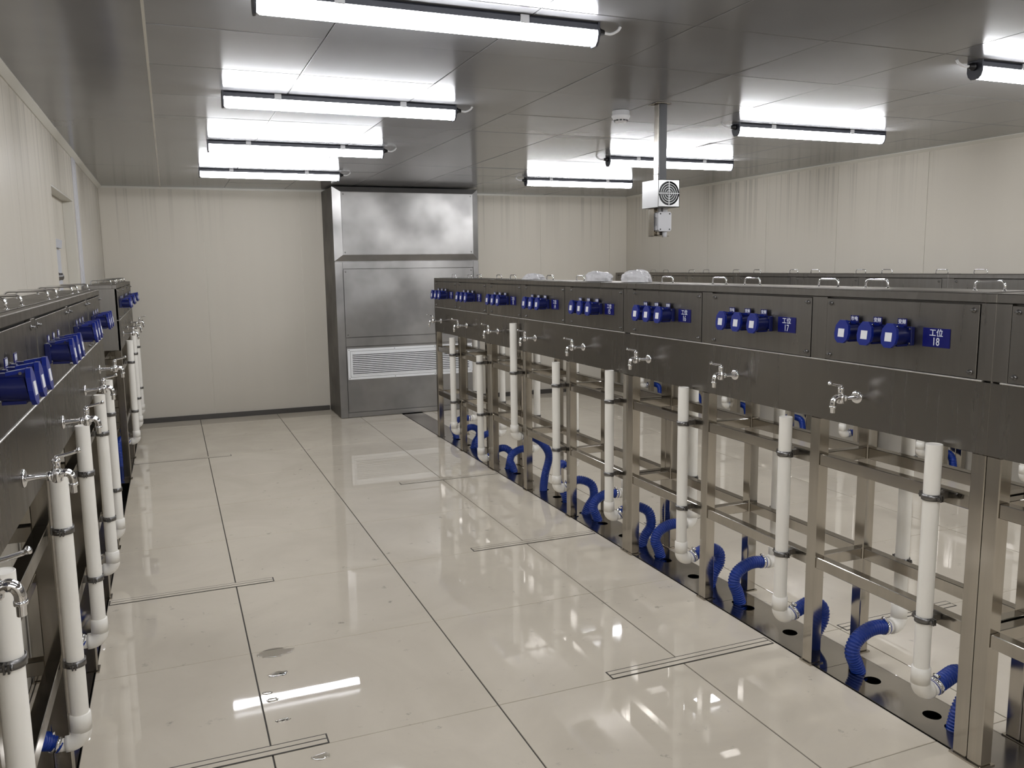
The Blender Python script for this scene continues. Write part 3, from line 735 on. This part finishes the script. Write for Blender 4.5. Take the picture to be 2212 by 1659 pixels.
# ------------------------------------------------------------------ ceiling lights
def light_meshes(L):
    """origin on the ceiling at the middle of the tube; the cable gland sits at the +X end"""
    hs = MB(); hz, dz = -.027, -.075; hw = .036
    hs.prism([(-L / 2, -hw + .01, 0), (-L / 2, -hw, -.008), (-L / 2, -hw, hz), (-L / 2, hw, hz), (-L / 2, hw, -.008), (-L / 2, hw - .01, 0)], (L, 0, 0))
    for e in (-1, 1):
        pe = [(e * L / 2, -hw - .001, 0), (e * L / 2, hw + .001, 0), (e * L / 2, hw + .001, -.045), (e * L / 2, .030, -.064), (e * L / 2, .016, -.077), (e * L / 2, -.016, -.077), (e * L / 2, -.030, -.064), (e * L / 2, -hw - .001, -.045)]
        hs.prism(pe, (e * .008, 0, 0))
    housing = hs.mesh('housing', M['housing'])
    n = 12; prof = [(.034 * math.cos(PI + PI * i / n), hz - .048 * math.sin(PI * i / n)) for i in range(n + 1)]
    d = MB(); a = -L / 2 + .001; ends = []
    rings = [(a, .80), (a + .012, 1.0), (-a - .012, 1.0), (-a, .80)]; vs = []
    for x, sc in rings: vs += [(x, y * (sc * .1 + .9), hz + (z - hz) * sc) for y, z in prof]
    q = n + 1; fs = [(r * q + i, r * q + i + 1, (r + 1) * q + i + 1, (r + 1) * q + i) for r in range(3) for i in range(n)]
    fs += [tuple(range(q)), tuple(reversed(range(3 * q, 4 * q)))]
    d.add(vs, fs, True); diff = d.mesh('diffuser', M['lamp'])
    g = MB().lathe([(.017, 0), (.017, .016), (.013, .018), (.010, .034), (.006, .036)], (L / 2 + .008, 0, -.024), (1, 0, 0), 12); gl = g.mesh('cable_gland', M['black'])
    P = smooth_path([(L / 2 + .04, 0, -.024), (L / 2 + .07, 0, -.026), (L / 2 + .095, -.006, -.014), (L / 2 + .105, -.01, .0)], 5)
    cb = MB().tube(P, .0055, 8).mesh('cable', M['white'])
    c = MB()
    clips = []
    for x in (-.33, .30):
        m_ = MB(); m_.box(x - .016, x + .016, -hw - .004, -hw, -.030, -.002); m_.box(x - .012, x + .012, -hw - .0055, -hw - .004, -.028, -.014); clips.append(m_)
    return housing, diff, gl, cb, [m_.mesh('mounting_clip', M['clip']) for m_ in clips]
LM = light_meshes(1.165)
def lamp(label, x, y, flip):
    t = thing('ceiling_light', label, 'ceiling light', (x, y, ZC), 'tube lights on the ceiling')
    if flip: t.rotation_euler = (0, 0, PI)
    sub('housing', LM[0], t); sub('diffuser', LM[1], t, 'glowing white diffuser'); sub('cable_gland', LM[2], t); sub('cable', LM[3], t)
    for c in LM[4]:
        o = sub('mounting_clip', c, t, 'pale clip')
        if flip: o.rotation_euler = (0, 0, PI)
nm = {2.785: 'nearest', 4.385: 'second', 6.015: 'third', 7.66: 'fourth and hindmost', 1.17: 'out-of-frame near', -.43: 'overhead', -2.03: 'rearmost unseen'}
for y, q in nm.items():
    lamp('%s glowing tube light in the row above the aisle' % q, .882, y, False)
nr = {2.72: 'nearest', 4.375: 'second', 6.0: 'third', 7.66: 'hindmost', 1.12: 'out-of-frame near', -.48: 'overhead', -2.08: 'rearmost unseen'}
for y, q in nr.items():
    lamp('%s glowing tube light in the row past the hanging fan' % q, 3.875, y, True)

# ------------------------------------------------------------------ hanging fan unit and smoke detector
fan = thing('hanging_fan_unit', 'steel post hanging from the ceiling with a fan box and grey junction box', 'fan unit', (2.5, 3.98, ZC))
cx0, cx1, cy0, cy1 = 2.470, 2.514, 3.955, 3.999
MB().box(cx0, cx1, cy0, cy1, 1.745, ZC - .004).build('square_post', M['post'], fan, .003)
MB().box(cx0 + .004, cx1 + .003, cy0 - .012, cy0 - .0003, 2.031, ZC - .007).build('cable_duct', M['black'], fan, .001, 'black cable duct')
MB().box(cx0 - .022, cx1 + .022, cy0 - .022, cy1 + .022, ZC - .006, ZC - .001).build('ceiling_plate', M['post'], fan, .001)
MB().box(cx0 - .001, cx1 + .001, cy0 - .001, cy1 + .001, 2.066, 2.071).build('weld_band', M['bolt'], fan)
bx0, bx1, by0, by1, bz0, bz1 = 2.408, 2.540, 3.850, 4.010, 1.888, 2.030
fb = MB(); th = .003
fb.box(bx0, bx0 + th, by0, by1, bz0, bz1); fb.box(bx1 - th, bx1, by0, by1, bz0, bz1); fb.box(bx0 + th, bx1 - th, by0, by1, bz1 - th, bz1); fb.box(bx0 + th, bx1 - th, by0, by1, bz0, bz0 + th)
fb.box(bx0 + th, bx1 - th, by1 - th, by1, bz0 + th, bz1 - th)
# front face with a round opening
cxm, czm, rr, nn = (bx0 + bx1) / 2 + .001, (bz0 + bz1) / 2, .0625, 32
sq = []
for j in range(nn):
    a = 2 * PI * j / nn; c_, s2 = math.cos(a), math.sin(a); m_ = max(abs(c_), abs(s2))
    sq.append(((bx0 + bx1) / 2 + (bx1 - bx0) / 2 * c_ / m_, czm + (bz1 - bz0) / 2 * s2 / m_))
ci = [(cxm + rr * math.cos(2 * PI * j / nn), czm + rr * math.sin(2 * PI * j / nn)) for j in range(nn)]
fb.add([(x, by0, z) for x, z in sq] + [(x, by0, z) for x, z in ci], [(j, (j + 1) % nn, nn + (j + 1) % nn, nn + j) for j in range(nn)])
fbx = fb.build('fan_box', M['galv'], fan, label='light steel box with round fan guard', fix=False)
MB().box(bx0 + th, bx1 - th, by0 + .02, by0 + .022, bz0 + th, bz1 - th).build('dark_interior', M['black'], fbx)
gd = MB()
for r in (.0145, .0265, .0385, .0505):
    gd.tube([(cxm + r * math.cos(2 * PI * j / 28), by0 - .001, czm + r * math.sin(2 * PI * j / 28)) for j in range(28)], .0021, 6, closed=True)
gd.box(cxm - .002, cxm + .002, by0 - .003, by0 + .001, czm - rr, czm + rr); gd.box(cxm - rr, cxm + rr, by0 - .003, by0 + .001, czm - .002, czm + .002)
gd.build('fan_guard', M['grillewhite'], fbx)
br = MB(); br.box(2.434, 2.437, 3.935, 3.985, 1.738, 1.890); br.box(2.434, 2.534, 3.983, 3.987, 1.738, 1.890); br.box(2.434, 2.534, 3.935, 3.983, 1.738, 1.741)
br.build('bracket', M['post'], fan, .001)
jb = MB(); zz0, zz1, xx0, xx1 = 1.764, 1.868, 2.452, 2.535; ch_ = .009
jb.prism([(xx0 + ch_, 3.915, zz0), (xx1 - ch_, 3.915, zz0), (xx1, 3.915, zz0 + ch_), (xx1, 3.915, zz1 - ch_), (xx1 - ch_, 3.915, zz1), (xx0 + ch_, 3.915, zz1), (xx0, 3.915, zz1 - ch_), (xx0, 3.915, zz0 + ch_)], (0, .045, 0))
for z in (zz0 + .006, zz1 - .03): jb.box(xx0 - .006, xx0 + .002, 3.93, 3.956, z, z + .024)
jbo = jb.build('junction_box', M['greyplastic'], fan, .0015, 'pale grey junction box')
s_ = MB()
for x in (xx0 + .013, xx1 - .013):
    for z in (zz0 + .011, zz1 - .011): s_.lathe([(.0042, 0), (.0042, .001)], (x, 3.915, z), (0, -1, 0), 8)
s_.build('box_screws', M['black'], jbo)
pl = MB().lathe([(.009, 0), (.009, .022), (.006, .024)], (2.475, 3.94, zz1 - .001), (0, 0, 1), 10); pl.build('cable_gland', M['greyplastic'], fan); pl = MB(); pl.lathe([(.013, 0), (.013, .03)], (2.507, 3.94, zz0 - .030), (0, 0, 1), 12)
pl.build('plug', M['greyplastic'], fan); MB().box(2.488, 2.516, 3.925, 3.95, zz1 - .001, zz1 + .02).build('cable_clip', M['greyplastic'], fan)
sd = thing('smoke_detector', 'round white smoke detector on the ceiling beside the hanging post', 'smoke detector', (2.395, 4.225, ZC))
MB().lathe([(.046, 0), (.048, -.004), (.048, -.024), (.052, -.026), (.052, -.032), (.040, -.05), (.030, -.062), (.012, -.066), (.0, -.067)], (2.395, 4.225, ZC - .001), (0, 0, 1), 28).build('detector_body', M['white'], sd)
s_ = MB()
for j in range(12):
    a = 2 * PI * j / 12
    c = Vector((2.395 + .0375 * math.cos(a), 4.225 + .0375 * math.sin(a), ZC - .0545)); t_ = Vector((-math.sin(a), math.cos(a), 0)) * .007; r_ = Vector((math.cos(a), math.sin(a), 0)) * .002
    s_.hexa([c - t_ - r_ - Vector((0, 0, .004)), c + t_ - r_ - Vector((0, 0, .004)), c + t_ + r_ - Vector((0, 0, .004)), c - t_ + r_ - Vector((0, 0, .004)),
             c - t_ - r_ + Vector((0, 0, .004)), c + t_ - r_ + Vector((0, 0, .004)), c + t_ + r_ + Vector((0, 0, .004)), c - t_ + r_ + Vector((0, 0, .004))])
s_.build('detector_slots', M['black'], sd)

# ------------------------------------------------------------------ plastic film bunched on the lids
def film(label, x, y, lx, ly, h, seed):
    n, m_ = 28, 20; vs, fs = [], []
    for i in range(m_ + 1):
        t = i / m_; rad = math.sin(t * PI / 2) ** .8
        for j in range(n):
            a = 2 * PI * j / n
            q = noise.noise(Vector((math.cos(a) * 2.2 + seed, math.sin(a) * 2.2, t * 2))) * .35 + noise.noise(Vector((math.cos(a) * 6 + seed, math.sin(a) * 6, t * 5 + 3))) * .16
            r = rad * (1 + q * t)
            z = h * max(0, math.cos(t * PI / 2)) ** .75 * (1 + .5 * q) + .002
            vs.append((x + lx * r * math.cos(a), y + ly * r * math.sin(a), ZT + .0015 + max(.001, z)))
    for i in range(m_):
        for j in range(n): fs.append((i * n + j, i * n + (j + 1) % n, (i + 1) * n + (j + 1) % n, (i + 1) * n + j))
    a = MB().add(vs, fs, False)
    o = a.build('plastic_film', M['film'])
    md = o.modifiers.new('thick', 'SOLIDIFY'); md.thickness = .0012
    tag(o, label, 'plastic film', 'plastic films on the lids')
film('crumpled clear plastic film heaped on the lid above station thirteen', 2.40, 5.47, .055, .14, .040, 1.3)
film('peaked clear plastic film around the handle above station fifteen', 2.40, 4.50, .055, .13, .056, 5.1)
film('broad clear plastic film bunched at the bench joint by station sixteen', 2.40, 4.05, .06, .125, .062, 9.7)

# ------------------------------------------------------------------ small puddles on the tiles
def puddle(label, x, y, lx, ly, seed):
    n = 36; vs = []
    R_ = [1 + .35 * (noise.noise(Vector((math.cos(2 * PI * j / n) * 1.7 + seed, math.sin(2 * PI * j / n) * 1.7, seed))) + .5 * noise.noise(Vector((math.cos(2 * PI * j / n) * 4 + seed, math.sin(2 * PI * j / n) * 4, seed)))) for j in range(n)]
    for sc, z in ((1.0, .0002), (.96, .0006), (.85, .0008), (.5, .0009)):
        for j in range(n): a = 2 * PI * j / n; vs.append((x + lx * R_[j] * sc * math.cos(a), y + ly * R_[j] * sc * math.sin(a), z))
    fs = [(i * n + j, i * n + (j + 1) % n, (i + 1) * n + (j + 1) % n, (i + 1) * n + j) for i in range(3) for j in range(n)] + [tuple(range(3 * n, 4 * n)), tuple(reversed(range(n)))]
    tag(MB().add(vs, fs, True).build('water_puddle', M['water']), label, 'puddle', 'small puddles on the aisle tiles')
puddle('largest flat puddle on the aisle tile beside the joint', .305, 3.44, .075, .045, 2.0)
puddle('small split puddle just nearer than the largest one', .30, 3.24, .038, .022, 6.0)
puddle('tiny round puddle on the tile joint by the light reflection', .245, 3.10, .018, .014, 9.0)
puddle('oval puddle lying between the tile joint and the light reflection', .255, 3.04, .024, .016, 12.0)
puddle('pale puddle on the near side of the light reflection', .275, 2.88, .026, .014, 15.0)
puddle('puddle at the end of the nearest left slot drain', .36, 2.60, .03, .02, 18.0)
